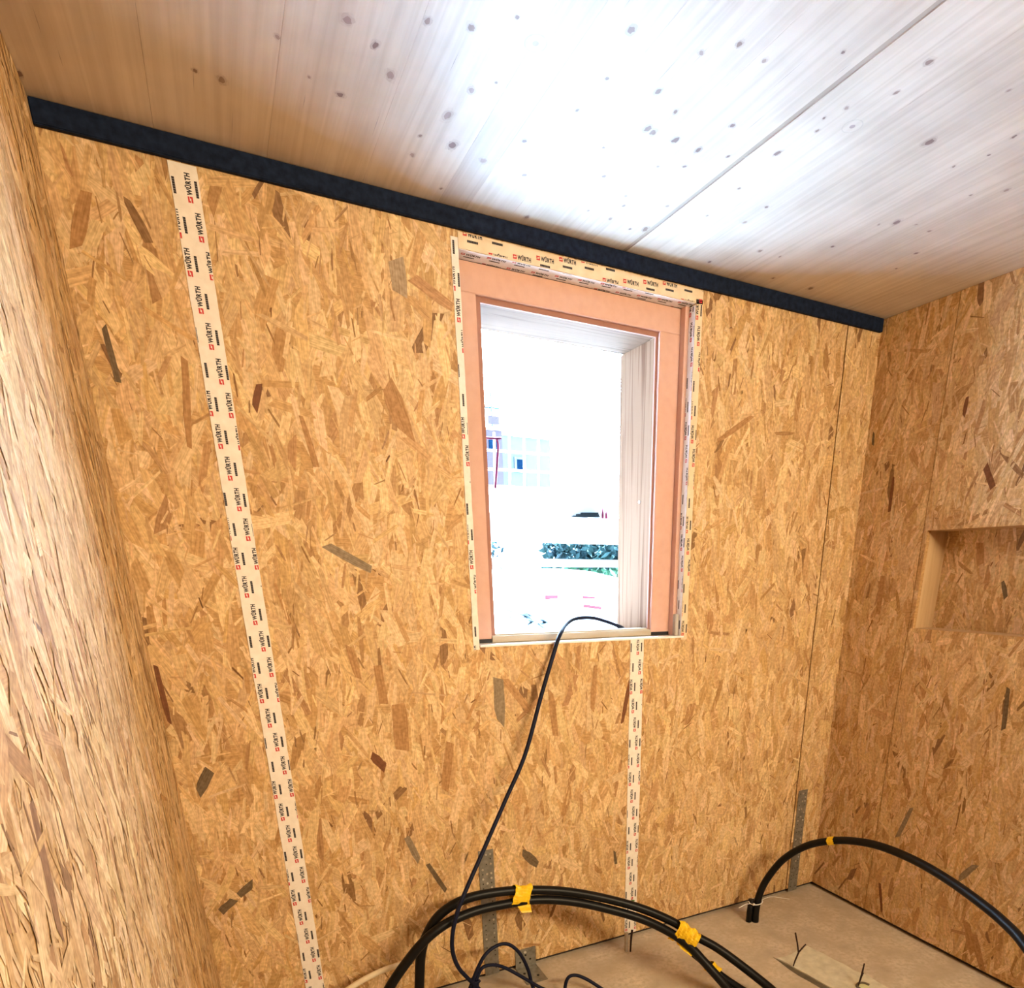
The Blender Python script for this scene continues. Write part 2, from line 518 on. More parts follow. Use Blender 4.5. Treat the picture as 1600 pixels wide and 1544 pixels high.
# ceiling slab with its lamellas
mb = MB()
mb.box(XL - 0.3, 0.3, FR - 0.3, 0.31, H + 0.03, H + 0.2)
ceiling = tag(mb.build('ceiling', CORE), 'white glazed spruce ceiling with visible boards and knots', kind='structure')
KN = [(-2.121, -0.56), (-1.991, -0.629), (-1.915, -0.653), (-1.85, -0.717), (-2.064, -0.521), (-2.021, -0.453), (-2.102, -0.341),
      (-1.824, -0.537), (-1.861, -0.49), (-1.652, -0.792), (-1.502, -0.808), (-1.452, -0.862), (-1.381, -0.852), (-1.262, -0.943),
      (-1.197, -0.993), (-1.093, -1.007), (-1.629, -0.658), (-1.516, -0.677), (-1.638, -0.541), (-1.447, -0.641), (-1.451, -0.557),
      (-1.389, -0.558), (-1.522, -0.451), (-1.468, -0.562), (-1.319, -0.553), (-1.24, -0.567), (-1.366, -0.449), (-1.308, -0.481),
      (-1.463, -0.346), (-1.697, -0.383), (-1.643, -0.253), (-1.755, -0.261), (-1.915, -0.2), (-1.917, -0.284), (-1.841, -0.284),
      (-1.882, -0.386), (-1.306, -0.664), (-1.128, -0.831), (-1.145, -0.783), (-1.125, -0.743), (-1.144, -0.635), (-1.075, -0.916),
      (-0.864, -0.84), (-0.802, -0.879), (-0.723, -0.805), (-0.693, -0.876), (-0.711, -0.948), (-0.562, -0.744), (-0.503, -0.804),
      (-0.612, -0.55), (-0.483, -0.563), (-0.551, -0.569), (-0.646, -0.517), (-0.657, -0.354), (-0.353, -0.345), (-0.393, -0.45),
      (-0.597, -0.361), (-0.751, -0.223), (-0.833, -0.222), (-0.481, -0.089), (-0.656, -0.089), (-0.924, -0.083), (-0.994, -0.338),
      (-1.111, -0.316), (-0.997, -0.433), (-1.124, -0.469), (-1.239, -0.304), (-1.343, -0.167), (-1.419, -0.177), (-1.366, -0.293),
      (-1.346, -0.247), (-1.263, -0.144), (-1.223, -0.166), (-1.556, -0.06), (-1.812, -0.087), (-0.875, -1.034), (-2.687, -0.089),
      (-2.456, -0.291), (-2.371, -0.274), (-2.323, -0.269), (-2.231, -0.453), (-2.166, -0.366)]
RINGS = [(-1.795, -0.675), (-1.067, -0.793)]
edges = [XL - 0.02, -2.46, -2.225, -2.0, -1.80, -1.722, -1.598, -1.40, -1.212, -1.198, -1.02, -0.80, -0.60, -0.40, -0.20, 0.06]
rngc = random.Random(5)
TINT = {4: (0.55, 0.485, 0.44), 5: (0.62, 0.55, 0.495), 8: (0.44, 0.37, 0.31), 9: (0.68, 0.61, 0.54), 10: (0.63, 0.56, 0.495)}
for i in range(len(edges) - 1):
    x0, x1 = edges[i], edges[i + 1]
    mb = MB()
    k = rngc.uniform(0.965, 1.0)
    tint = TINT.get(i, (0.68 * k, 0.605 * k, 0.535 * k))
    zz = H if i != 8 else H + 0.0025
    g = 0.0002
    mb.box(x0 + g, x1 - g, FR - 0.02, 0.012, zz, H + 0.03, 0, tint)
    for (kx, ky) in KN:
        if not (x0 + 0.004 < kx < x1 - 0.004):
            continue
        r = rngc.choice([0.0035, 0.0045, 0.0055, 0.0065, 0.0085]) * rngc.uniform(0.85, 1.1)
        el = rngc.uniform(1.1, 1.9)
        rot = rngc.uniform(-0.4, 0.4)
        tone = rngc.choice([(0.30, 0.22, 0.19), (0.38, 0.29, 0.26), (0.24, 0.17, 0.16)])
        for rr, hh, cc in ((1.7, 0.0003, tuple(0.86 * tint[w] + 0.14 * tone[w] for w in range(3))), (1.3, 0.00045, tuple(0.6 * tint[w] + 0.4 * tone[w] for w in range(3))), (0.85, 0.0006, tone)):
            P = []
            for q in range(12):
                a = 2 * math.pi * q / 12
                rad = r * rr * rngc.uniform(0.75, 1.2)
                px = rad * math.cos(a); py = rad * el * math.sin(a)
                P.append((min(max(kx + px * math.cos(rot) - py * math.sin(rot), x0 + g), x1 - g),
                          ky + px * math.sin(rot) + py * math.cos(rot), zz - hh))
            P.reverse()
            mb.poly(P, 0, cc)
    for (kx, ky) in RINGS:
        if x0 < kx < x1:
            for rr, hh, cc in ((0.022, 0.0003, tuple(0.88 * q for q in tint)), (0.0195, 0.0005, tint), (0.006, 0.0007, (0.42, 0.34, 0.34))):
                P = [(kx + rr * math.cos(2 * math.pi * q / 20), ky + rr * 1.15 * math.sin(2 * math.pi * q / 20), zz - hh) for q in range(20)]
                P.reverse()
                mb.poly(P, 0, cc)
    # a few dark drying cracks along the grain
    for _ in range(rngc.randint(1, 3)):
        cx = rngc.uniform(x0 + 0.01, x1 - 0.01); cy = rngc.uniform(-1.1, -0.15); L = rngc.uniform(0.03, 0.12)
        mb.poly([(cx, cy, zz - .0004), (cx + .0007, cy + L * .5, zz - .0004), (cx, cy + L, zz - .0004), (cx - .0007, cy + L * .5, zz - .0004)][::-1],
                0, (0.42, 0.37, 0.35))
    mb.build('ceiling_board', SPRUCE, ceiling, attr=True)

# wall cores (dark membrane behind the boards)
mb = MB()
T = 0.0185
mb.box(XL - 0.3, WX0, T, 0.31, 0.0, H + 0.03)
mb.box(WX1, 0.3, T, 0.31, 0.0, H + 0.03)
mb.box(WX0, WX1, T, 0.31, 0.0, WZ0)
mb.box(WX0, WX1, T, 0.31, WZ1, H + 0.03)
wall_back = tag(mb.build('wall_back', CORE), 'strand board wall with the window', kind='structure')
mb = MB()
mb.box(XL - 0.3, XL - T, FR, T, 0.0, H + 0.03)
wall_left = tag(mb.build('wall_left', CORE), 'strand board wall close on the left', kind='structure')
mb = MB()
ND = 0.125
mb.box(T, 0.3, NY1 + T, T, 0.0, H + 0.03)
mb.box(T, 0.3, FR, NY0 - T, 0.0, H + 0.03)
mb.box(T, 0.3, NY0 - T, NY1 + T, 0.0, NZ0 - T)
mb.box(T, 0.3, NY0 - T, NY1 + T, NZ1 + T, H + 0.03)
mb.box(ND + T, 0.3, NY0 - T, NY1 + T, NZ0 - T, NZ1 + T)
wall_right = tag(mb.build('wall_right', CORE), 'strand board wall with the recessed niche on the right', kind='structure')
mb = MB()
mb.box(XL - 0.3, 0.3, FR - 0.3, FR - T, 0.0, H + 0.03)
wall_front = tag(mb.build('wall_front', CORE), 'strand board wall behind the viewer', kind='structure')

SB = [(-2.196, 1.616, -2.075, 1.549, 0.026, 'g'), (-1.683, 1.193, -1.681, 1.033, 0.041, 'g'), (-2.637, 2.094, -2.631, 1.979, 0.013, 'd'),
      (-2.601, 0.984, -2.642, 0.916, 0.033, 'd'), (-2.545, 0.597, -2.59, 0.563, 0.026, 'd'), (-2.605, 0.553, -2.648, 0.519, 0.026, 'd'),
      (-1.978, 2.051, -1.935, 1.925, 0.056, 'r'), (-1.925, 2.354, -1.921, 2.274, 0.046, 'g2'), (-2.68, 1.295, -2.676, 1.133, 0.014, 'r2'),
      (-1.984, 0.545, -1.925, 0.423, 0.018, 'd'), (-2.049, 0.663, -2.013, 0.564, 0.024, 'g'), (-1.616, 0.516, -1.553, 0.45, 0.036, 'd'),
      (-2.136, 0.971, -2.096, 0.922, 0.031, 'r2'), (-2.617, 2.356, -2.66, 2.244, 0.027, 'r'), (-2.034, 1.133, -2.034, 0.976, 0.052, 'r'),
      (-1.87, 0.984, -1.901, 0.813, 0.032, 'r'), (-2.086, 1.261, -2.079, 1.137, 0.028, 'r'), (-2.314, 2.012, -2.334, 1.951, 0.017, 'r2'),
      (-2.221, 1.947, -2.196, 1.822, 0.017, 'r'), (-2.479, 2.049, -2.503, 1.846, 0.017, 'r'), (-0.63, 2.102, -0.788, 2.004, 0.02, 'r'),
      (-1.141, 1.156, -1.175, 0.983, 0.018, 'r2'), (-1.201, 0.437, -1.194, 0.377, 0.014, 'd'), (-2.166, 1.324, -2.149, 1.224, 0.023, 'r'),
      (-1.483, 1.133, -1.465, 0.963, 0.028, 'r'), (-1.296, 1.215, -1.31, 1.046, 0.022, 'r')]
SR = [(-0.03, 2.099, -0.034, 2.051, 0.012, 'd'), (-0.55, 1.912, -0.594, 1.837, 0.022, 'r2'), (-0.161, 1.919, -0.163, 1.787, 0.015, 'r2'),
      (-0.495, 0.589, -0.449, 0.435, 0.022, 'g'), (-0.816, 0.446, -0.759, 0.359, 0.026, 'g'), (-0.796, 1.151, -0.81, 0.998, 0.018, 'd'),
      (-0.433, 2.151, -0.43, 2.09, 0.018, 'r2'), (-0.4, 0.186, -0.435, 0.051, 0.014, 'r2'), (-0.826, 0.196, -0.879, 0.073, 0.035, 'r'),
      (-0.176, 1.536, -0.178, 1.379, 0.026, 'r')]
wh = [(WX0, WX1, WZ0, WZ1)]
Ztop = H - 0.001
s = 0.0009
XT1, XT2, XS = -2.4135, -1.115, -0.185
osb_panel('wall_panel', wall_back, 1, 0.0, 0.018, (XL, XT1 - s, GAP, Ztop), [], 11, SB)
osb_panel('wall_panel', wall_back, 1, 0.0, 0.018, (XT1 + s, XT2 - s, GAP, Ztop), wh, 12, SB)
osb_panel('wall_panel', wall_back, 1, 0.0, 0.018, (XT2 + s, XS - 0.003, GAP, Ztop), wh, 13, SB)
osb_panel('wall_panel', wall_back, 1, 0.0, 0.018, (XS + 0.003, 0.0, GAP, Ztop), [], 14, SB)
osb_panel('wall_panel', wall_left, 0, XL, 0.018, (-1.75 + s, 0.0, GAP, Ztop), [], 21, (), flip=-1)
osb_panel('wall_panel', wall_left, 0, XL, 0.018, (FR, -1.75 - s, GAP, Ztop), [], 22, (), flip=-1, dens=(400, 300, 200))
YS = -0.3375
nh = [(NY0, NY1, NZ0, NZ1)]
osb_panel('wall_panel', wall_right, 0, 0.0, 0.018, (YS + 0.0014, 0.0, GAP, Ztop), [], 31, SR)
osb_panel('wall_panel', wall_right, 0, 0.0, 0.018, (-1.6, YS - 0.0014, GAP, Ztop), nh, 32, SR)
osb_panel('wall_panel', wall_right, 0, 0.0, 0.018, (FR, -1.6 - 2 * s, GAP, Ztop), [], 33, (), dens=(400, 300, 200))
osb_panel('wall_panel', wall_front, 1, FR, 0.018, (XL, 0.0, GAP, Ztop), [], 41, (), flip=-1, dens=(300, 200, 100))
# niche linings
NB = [(-0.62, 1.52, -0.645, 1.46, 0.018, 'd'), (-0.50, 1.66, -0.52, 1.58, 0.03, 'r')]
osb_panel('niche_back_panel', wall_right, 0, ND, 0.018, (NY0, NY1, NZ0, NZ1), [], 51, NB)
EDGE = noise_mat('board_edge', (0.50, 0.33, 0.17), (0.62, 0.43, 0.24), scale=(30, 30, 2), nscale=2, detail=6, rough=0.7, bump=0.2)
mb = MB(); mb.box(0.0185, ND, NY1, NY1 + 0.018, NZ0, NZ1); mb.build('niche_side_board', EDGE, wall_right)
mb = MB(); mb.box(0.0185, ND, NY0 - 0.018, NY0, NZ0, NZ1); mb.build('niche_side_board', EDGE, wall_right)
mb = MB(); mb.box(0.0185, ND, NY0, NY1, NZ1, NZ1 + 0.018); mb.build('niche_top_board', EDGE, wall_right)
mb = MB(); mb.box(0.0185, ND, NY0, NY1, NZ0 - 0.018, NZ0); mb.build('niche_bottom_board', EDGE, wall_right)

# black strip between the wall boards and the ceiling
mb = MB()
mb.box(XL + 0.001, -0.008, -0.017, -0.0019, 2.4535, H - 0.0008)
trim = mb.build('trim_1', BLACKSTRIP)
bm = bmesh.new(); bm.from_mesh(trim.data)
bmesh.ops.bevel(bm, geom=bm.edges[:], offset=0.002, segments=2, affect='EDGES')
bm.to_mesh(trim.data); bm.free()
tag(trim, 'black strip along the top of the window wall under the ceiling', kind='structure')

# ------------------------------------------------------------------ printed tapes
def text_mesh():
    cu = bpy.data.curves.new('lettering', 'FONT')
    cu.body = 'W\u00dcRTH'
    cu.size = 1.0
    cu.resolution_u = 2
    cu.offset = 0.052
    cu.space_character = 1.15
    o = bpy.data.objects.new('lettering', cu)
    COL.objects.link(o)
    bpy.context.view_layer.update()
    dg = bpy.context.evaluated_depsgraph_get()
    me = bpy.data.meshes.new_from_object(o.evaluated_get(dg))
    V = [(v.co.x, v.co.y) for v in me.vertices]
    F = [tuple(p.vertices) for p in me.polygons]
    bpy.data.objects.remove(o)
    bpy.data.meshes.remove(me)
    x0 = min(v[0] for v in V); x1 = max(v[0] for v in V)
    y0 = min(v[1] for v in V); hi = 0.0
    capH = 0.70
    V = [((x - x0) / (x1 - x0), y / capH) for x, y in V]     # unit width, cap height 1
    return V, F
TXT_V, TXT_F = text_mesh()

def prints(s0, s1, t0, t1, row=0.0755, per=0.047, shift=0.0102, phase=0.0, start=0.012):
    """polygons in tape coordinates (s along reading direction, t upward across it): lists for black and red ink"""
    black, red = [], []
    n = int((s1 - s0) / row) + 2
    for r in range(n):
        ss = s0 + start + (r - 1) * row
        base = (phase + r * shift) % per
        for c in range(-3, int((t1 - t0) / per) + 4):
            tc = t0 + base + c * per
            # word
            h = 0.0104
            for f in TXT_F:
                black.append([(ss + 0.0145 + TXT_V[k][0] * 0.043, tc + TXT_V[k][1] * h) for k in f])
            # second line: row of tiny letters, a dark bar at this size
            for q in range(7):
                b0 = ss + 0.012 + q * 0.0047
                black.append([(b0, tc - 0.0140), (b0 + 0.0044, tc - 0.0140), (b0 + 0.0044, tc - 0.0082), (b0, tc - 0.0082)])
            # red emblem of two interlocking shapes
            e = ss
            red.append([(e, tc), (e + 0.0120, tc), (e + 0.0120, tc + 0.0060), (e + 0.0086, tc + 0.0060), (e + 0.0086, tc + 0.0036), (e, tc + 0.0036)])
            red.append([(e, tc + 0.0046), (e + 0.0034, tc + 0.0046), (e + 0.0034, tc + 0.0070), (e + 0.0120, tc + 0.0070), (e + 0.0120, tc + 0.0106), (e, tc + 0.0106)])
    def cut(L):
        out = []
        for p in L:
            q = [(0, 0)] * len(p)
            for ax, lim, less in ((0, s0, False), (0, s1, True), (1, t0, False), (1, t1, True)):
                p, q = clip_half(p, q, ax, lim, less)
                if len(p) < 3:
                    break
            if len(p) >= 3:
                out.append(p)
        return out
    return cut(black), cut(red)

def tape(name, O, A, B, length, width, mat, label, phase=0.0, wav=0.0006, thick=0.0012, start=0.012, pr=True, seed=1, group=None, text=True):
    """strip with origin O, along A, across B (A x B = outward)"""
    O = Vector(O); A = Vector(A).normalized(); B = Vector(B).normalized(); Nn = A.cross(B)
    rng = random.Random(seed)
    n = max(3, int(length / 0.03))
    mb = MB()
    L, Rr = [], []
    for i in range(n + 1):
        sx = length * i / n
        L.append((sx, rng.uniform(-wav, wav))); Rr.append((sx, width + rng.uniform(-wav, wav)))
    P = lambda s_, t_, h_: O + A * s_ + B * t_ + Nn * h_
    for i in range(n):
        a, b, c, d = L[i], L[i + 1], Rr[i + 1], Rr[i]
        mb.poly([P(a[0], a[1], thick), P(b[0], b[1], thick), P(c[0], c[1], thick), P(d[0], d[1], thick)])
        mb.poly([P(a[0], a[1], 0), P(b[0], b[1], 0), P(b[0], b[1], thick), P(a[0], a[1], thick)])
        mb.poly([P(d[0], d[1], thick), P(c[0], c[1], thick), P(c[0], c[1], 0), P(d[0], d[1], 0)])
    for i in (0, n):
        mb.poly([P(L[i][0], L[i][1], 0), P(L[i][0], L[i][1], thick), P(Rr[i][0], Rr[i][1], thick), P(Rr[i][0], Rr[i][1], 0)])
    t = mb.build(name, mat)
    tag(t, label, 'tape', group)
    if pr:
        bk, rd = prints(0.002, length - 0.002, 0.001, width - 0.001, phase=phase, start=start)
        for L_, nm, mt in ((bk, 'printed_lettering', INK), (rd, 'printed_emblem', INKRED)):
            if not L_: continue
            m2 = MB()
            for p in L_:
                m2.poly([P(x, y, thick + 0.0003) for x, y in p])
            po_ = m2.build(nm, mt, t); po_['kind'] = 'stuff'
    return t

UP = (0, 0, 1); LF = (-1, 0, 0)
F0 = -0.0018    # just proud of the strands
tape('joint_tape', (-2.3835, F0, GAP + 0.002), UP, LF, 2.4515 - GAP - 0.002, 0.060, TAPE,
     'long white tape with printed lettering covering the board joint left of the window', phase=0.02, seed=3)
tape('joint_tape', (-1.085, F0, GAP + 0.002), UP, LF, WZ0 - 0.004 - GAP, 0.060, TAPE,
     'white printed tape running from the window sill down to the floor', phase=0.035, seed=4)
tape('window_edge_tape', (WX0 + 0.0, F0, WZ0 - 0.012), UP, LF, 1.142, 0.021, TAPE,
     'narrow printed tape along the left edge of the window opening', phase=0.012, seed=5, start=0.03)
tape('window_edge_tape', (-0.884, F0, WZ0 - 0.012), UP, LF, 1.130, 0.028, TAPECLEAR,
     'narrow printed tape along the right edge of the window opening', phase=0.004, seed=6)
tape('window_edge_tape', (WX0 + 0.001, F0, WZ1 + 0.0005), (1, 0, 0), UP, 0.86, 0.039, TAPECLEAR,
     'thin printed tape above the window just under the black strip', phase=0.020, seed=7)
# tapes inside the opening
tape('reveal_tape', (WX0 + 0.002, 0.060, WZ1), (1, 0, 0), (0, -1, 0), WX1 - WX0 - 0.004, 0.0605, TAPEWHITE,
     'glossy white printed tape on the underside of the window opening top', phase=0.02, seed=8, thick=0.001)
tape('reveal_tape', (WX1, -0.0005, WZ0 + 0.002), (0, 0, 1), (0, 1, 0), WZ1 - WZ0 - 0.006, 0.0335, TAPEWHITE,
     'glossy white printed tape inside the right cheek of the window opening', phase=0.01, seed=9, thick=0.001)
mb = MB()
mb.box(WX0 + 0.002, WX1 + 0.012, -0.0055, 0.0, WZ0 - 0.004, WZ0 + 0.003)
mb.box(WX0 + 0.002, WX1 - 0.001, 0.0, 0.060, WZ0 + 0.0003, WZ0 + 0.0025)
tag(mb.build('sill_tape', TAPEWHITE), 'white tape wrapped over the bottom edge of the window opening', 'tape')

# ------------------------------------------------------------------ window
win = empty('window_1', (-1.33, 0.09, WZ0))
tag(win, 'open unglazed window with salmon wooden frame and deep pale wooden reveal', kind='structure')
FX0, FX1, FZ0, FZ1 = WX0 + 0.004, -0.930, WZ0 + 0.004, 2.4100
IX0, IX1, IZ0, IZ1 = -1.677, -1.014, 1.338, 2.332     # rebate outer line
OX0, OX1, OZ0, OZ1 = -1.659, -1.022, 1.338, 2.3175     # clear opening
def wpart(name, mat, *boxes, bev=0.0):
    mb = MB()
    for b in boxes: mb.box(*b)
    o = mb.build(name, mat)
    if bev:
        bm = bmesh.new(); bm.from_mesh(o.data)
        bmesh.ops.bevel(bm, geom=bm.edges[:], offset=bev, segments=2, affect='EDGES')
        bm.to_mesh(o.data); bm.free()
    return put(o, win)
fy0, fy1 = 0.060, 0.125
wpart('frame_stile', FRAMEWOOD, (FX0, IX0, fy0, fy1, FZ0 + 0.012, IZ1), bev=0.0015)
wpart('frame_stile', FRAMEWOOD, (IX1, FX1, fy0, fy1, FZ0 + 0.012, IZ1), bev=0.0015)
wpart('frame_head', FRAMEWOOD, (FX0, FX1, fy0, fy1, IZ1 + 0.0003, FZ1), bev=0.0015)
wpart('frame_rebate', REBATE, (IX0 + 0.0003, OX0, fy0 + 0.014, fy0 + 0.022, FZ0 + 0.004, IZ1 - 0.0003), (OX1, IX1 - 0.0003, fy0 + 0.014, fy0 + 0.022, FZ0 + 0.004, IZ1 - 0.0003),
      (OX0, OX1, fy0 + 0.014, fy0 + 0.022, OZ1, IZ1 - 0.0003))
wpart('frame_sill_rail', SILLWOOD, (IX0 + 0.001, IX1 - 0.001, fy0 - 0.004, fy0 + 0.013, WZ0 + 0.004, OZ0 - 0.006),
      (OX0 + 0.001, OX1 - 0.001, fy0 + 0.013, fy1, WZ0 + 0.004, OZ0 - 0.002), bev=0.001)
wpart('frame_packer', BLACKPLASTIC, (FX0 + 0.002, IX0 - 0.003, fy0 - 0.002, fy1 - 0.02, WZ0 + 0.0035, FZ0 + 0.0118))
wpart('frame_packer', BLACKPLASTIC, (IX1 + 0.003, FX1 - 0.002, fy0 - 0.002, fy1 - 0.02, WZ0 + 0.0035, FZ0 + 0.0118))
ry1 = 0.315
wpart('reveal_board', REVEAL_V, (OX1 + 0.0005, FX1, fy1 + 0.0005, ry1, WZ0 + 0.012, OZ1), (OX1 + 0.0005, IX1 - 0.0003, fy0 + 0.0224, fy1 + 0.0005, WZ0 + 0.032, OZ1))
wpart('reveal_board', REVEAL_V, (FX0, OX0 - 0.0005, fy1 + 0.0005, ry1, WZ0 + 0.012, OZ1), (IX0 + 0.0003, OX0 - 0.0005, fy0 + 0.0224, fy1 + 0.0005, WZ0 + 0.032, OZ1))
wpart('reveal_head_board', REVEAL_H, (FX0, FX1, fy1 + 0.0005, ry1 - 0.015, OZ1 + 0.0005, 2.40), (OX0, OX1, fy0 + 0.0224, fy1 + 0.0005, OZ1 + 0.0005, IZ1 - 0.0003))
wpart('outer_sill', SILLWOOD, (FX0, FX1, fy1 + 0.0005, ry1 + 0.03, WZ0 + 0.0005, WZ0 + 0.0115))
# cheek of the rough opening: timber packing beside and around the frame, pale foam at the right foot
wpart('opening_cheek', FRAMEWOOD, (FX1 + 0.0004, WX1 - 0.0002, 0.0335, 0.31, WZ0 + 0.004, WZ1 - 0.0015))
wpart('foam_wedge', GREYFOAM, (FX1 + 0.0004, WX1 - 0.003, 0.012, 0.033, WZ0 + 0.0035, WZ0 + 0.085), bev=0.002)
# screw cap on the right reveal
mb = MB(); mb.tube([(OX1 + 0.001, 0.155, 1.80), (OX1 - 0.003, 0.155, 1.80)], 0.005, 12); put(mb.build('screw_cap', TIEWHITE), win)

# ------------------------------------------------------------------ steel straps, bracket
def strap(name, x0, x1, z0, z1, label, seed):
    root = empty(name, ((x0 + x1) / 2, 0, z0)); tag(root, label, 'strap')
    mb = MB(); mb.box(x0, x1, -0.0042, -0.0018, z0, z1)
    put(mb.build('steel_plate', GALV), root)
    rng = random.Random(seed)
    nails, holes = MB(), MB()
    z = z1 - 0.018; k = 0
    while z > z0 + 0.02:
        for fx in ((0.22, 0.78) if k % 2 else (0.22, 0.5, 0.78)):
            x = x0 + (x1 - x0) * fx
            if rng.random() < 0.45 and (z > z1 - 0.16 or 0.15 < z < 0.30):
                nails.tube([(x, -0.0040, z), (x, -0.0062, z)], 0.0042, 10)
            elif rng.random() < 0.6:
                holes.tube([(x, -0.0040, z), (x, -0.0045, z)], 0.0026, 8)
        z -= 0.02; k += 1
    if nails.v: put(nails.build('nail_heads', NAIL), root)['kind'] = 'stuff'
    if holes.v: put(holes.build('nail_holes', HOLE), root)['kind'] = 'stuff'
strap('hold_down_strap', -1.794, -1.735, 0.012, 0.556, 'perforated galvanised strap nailed to the wall behind the left black pipes', 2)
strap('hold_down_strap', -0.170, -0.112, 0.004, 0.548, 'plain galvanised strap in the right wall corner beside the dark joint', 9)

br = empty('angle_bracket', (-1.62, -0.06, 0)); tag(br, 'small galvanised angle bracket joining wall foot and concrete floor', 'bracket')
mb = MB()
mb.box(-1.664, -1.575, -0.0050, -0.0020, 0.0, 0.088)
mb.box(-1.664, -1.575, -0.125, -0.0050, 0.0004, 0.0034)
put(mb.build('bracket_plate', GALV), br)
mb = MB()
for x, z in ((-1.645, 0.03), (-1.60, 0.035), (-1.62, 0.058)):
    mb.tube([(x, -0.0048, z), (x, -0.0056, z)], 0.0045, 10)
for x, y in ((-1.645, -0.05), (-1.60, -0.085)):
    mb.tube([(x, y, 0.0032), (x, y, 0.0042)], 0.0055, 10)
put(mb.build('bracket_holes', HOLE), br)['kind'] = 'stuff'
mb = MB(); mb.tube([(-1.622, -0.0048, 0.073), (-1.622, -0.0075, 0.073)], 0.006, 10)
put(mb.build('nail_head', NAIL), br)

# ------------------------------------------------------------------ pipes
def wrap(name, path, i0, i1, r, label, seed, sx=1.0, flap=None, cat='tape', lump=0.02):
    """crumpled tape wrapped round a run of one or two pipes: path points i0..i1"""
    rng = random.Random(seed)
    mb = MB()
    pts = path[i0:i1 + 1]
    pts = [Vector(p) for p in pts]
    n = len(pts); seg = 28; ph = rng.uniform(0, 6)
    T = (pts[-1] - pts[0]).normalized()
    up = Vector((0, 0, 1)); up = (up - T * up.dot(T)).normalized(); side = T.cross(up)
    base = len(mb.v)
    for i, p in enumerate(pts):
        for k in range(seg):
            a = 2 * math.pi * k / seg
            rr = r * (1.02 + lump * (0.5 + 0.5 * math.sin(3.1 * a + ph + 1.7 * i)) + rng.uniform(0, 0.07))
            off = T * (0.006 * lump * 4 * math.sin(2 * a + ph) + rng.uniform(-0.002, 0.002)) if i in (0, n - 1) else Vector((0, 0, 0))
            mb.v.append(tuple(p + up * math.cos(a) * rr * sx + side * math.sin(a) * rr + off))
    for i in range(n - 1):
        for k in range(seg):
            k2 = (k + 1) % seg
            mb.f.append((base + i * seg + k, base + i * seg + k2, base + (i + 1) * seg + k2, base + (i + 1) * seg + k))
            mb.mi.append(0); mb.col.append(None); mb.uv.append(None); mb.sm.append(False)
    o = mb.build(name, YELLOW)
    tag(o, label, cat, 'yellow tape wraps on the pipes')
    if flap:
        m2 = MB()
        c = sum(pts, Vector()) / n
        w = (pts[-1] - pts[0]) * 0.42
        d = Vector(flap)
        P = []
        rows = 5
        for q in range(rows + 1):
            f = q / rows
            cc = c + d * (0.75 + 0.9 * f)
            wob = rng.uniform(-0.004, 0.004)
            P.append((cc - w * (1 - 0.35 * f) + side * wob, cc + w * (1 - 0.25 * f) + side * (wob + 0.003)))
        for q in range(rows):
            a, b = P[q]; c2, d2 = P[q + 1]
            for h in (0.0008, -0.0008):
                mm = [a + side * h, b + side * h, d2 + side * h, c2 + side * h]
                m2.poly(mm if h > 0 else mm[::-1])
        put_o = m2.build('tape_flap', YELLOW, o)
    return o

PR = [(-0.5215, -0.157, 0.0), (-0.518, -0.152, 0.06), (-0.497, -0.145, 0.135), (-0.462, -0.15, 0.21), (-0.414, -0.188, 0.309), (-0.37, -0.272, 0.398), (-0.334, -0.378, 0.455),
      (-0.316, -0.494, 0.491), (-0.308, -0.612, 0.508), (-0.332, -0.775, 0.519), (-0.372, -0.935, 0.519), (-0.424, -1.089, 0.513),
      (-0.457, -1.198, 0.497), (-0.504, -1.298, 0.476), (-0.609, -1.493, 0.40), (-0.76, -1.70, 0.22), (-0.85, -1.82, 0.017), (-0.93, -1.95, 0.017)]
PA = [(-2.102, -0.15, 0.0), (-2.086, -0.15, 0.142), (-2.069, -0.155, 0.282), (-2.036, -0.16, 0.367), (-1.988, -0.165, 0.425),
      (-1.907, -0.17, 0.46), (-1.803, -0.175, 0.464), (-1.682, -0.18, 0.448), (-1.537, -0.2, 0.418), (-1.389, -0.23, 0.369),
      (-1.245, -0.28, 0.312), (-1.14, -0.35, 0.26), (-1.081, -0.42, 0.218), (-1.016, -0.48, 0.177), (-0.951, -0.56, 0.12),
      (-0.894, -0.665, 0.062), (-0.874, -0.80, 0.024), (-0.89, -0.98, 0.017), (-0.95, -1.25, 0.017)]
PB = [(-2.30, -0.2, 0.0), (-2.244, -0.2, 0.106), (-2.196, -0.203, 0.209), (-2.118, -0.205, 0.306), (-2.051, -0.205, 0.367), (-1.975, -0.198, 0.401),
      (-1.867, -0.188, 0.416), (-1.734, -0.187, 0.412), (-1.633, -0.192, 0.403), (-1.511, -0.21, 0.374), (-1.388, -0.24, 0.330),
      (-1.247, -0.295, 0.272), (-1.16, -0.37, 0.226), (-1.117, -0.44, 0.190), (-1.091, -0.49, 0.151), (-1.060, -0.55, 0.100),
      (-1.040, -0.62, 0.057), (-1.045, -0.74, 0.025), (-1.08, -0.92, 0.017), (-1.15, -1.2, 0.017)]
PC = [(-1.100, -0.425, 0.158), (-1.066, -0.475, 0.124), (-1.030, -0.535, 0.086), (-0.995, -0.60, 0.060), (-0.962, -0.68, 0.040), (-0.950, -0.80, 0.026), (-0.965, -0.98, 0.016), (-1.02, -1.25, 0.016)]
sPA, sPB, sPC, sPR = spline(PA), spline(PB), spline(PC), spline(PR)
RP = 0.0172
def pipe(path, r, label, name='water_pipe'):
    mb = MB(); mb.tube(path, r, 18)
    o = mb.build(name, PIPE)
    tag(o, label, 'pipe')
    return o
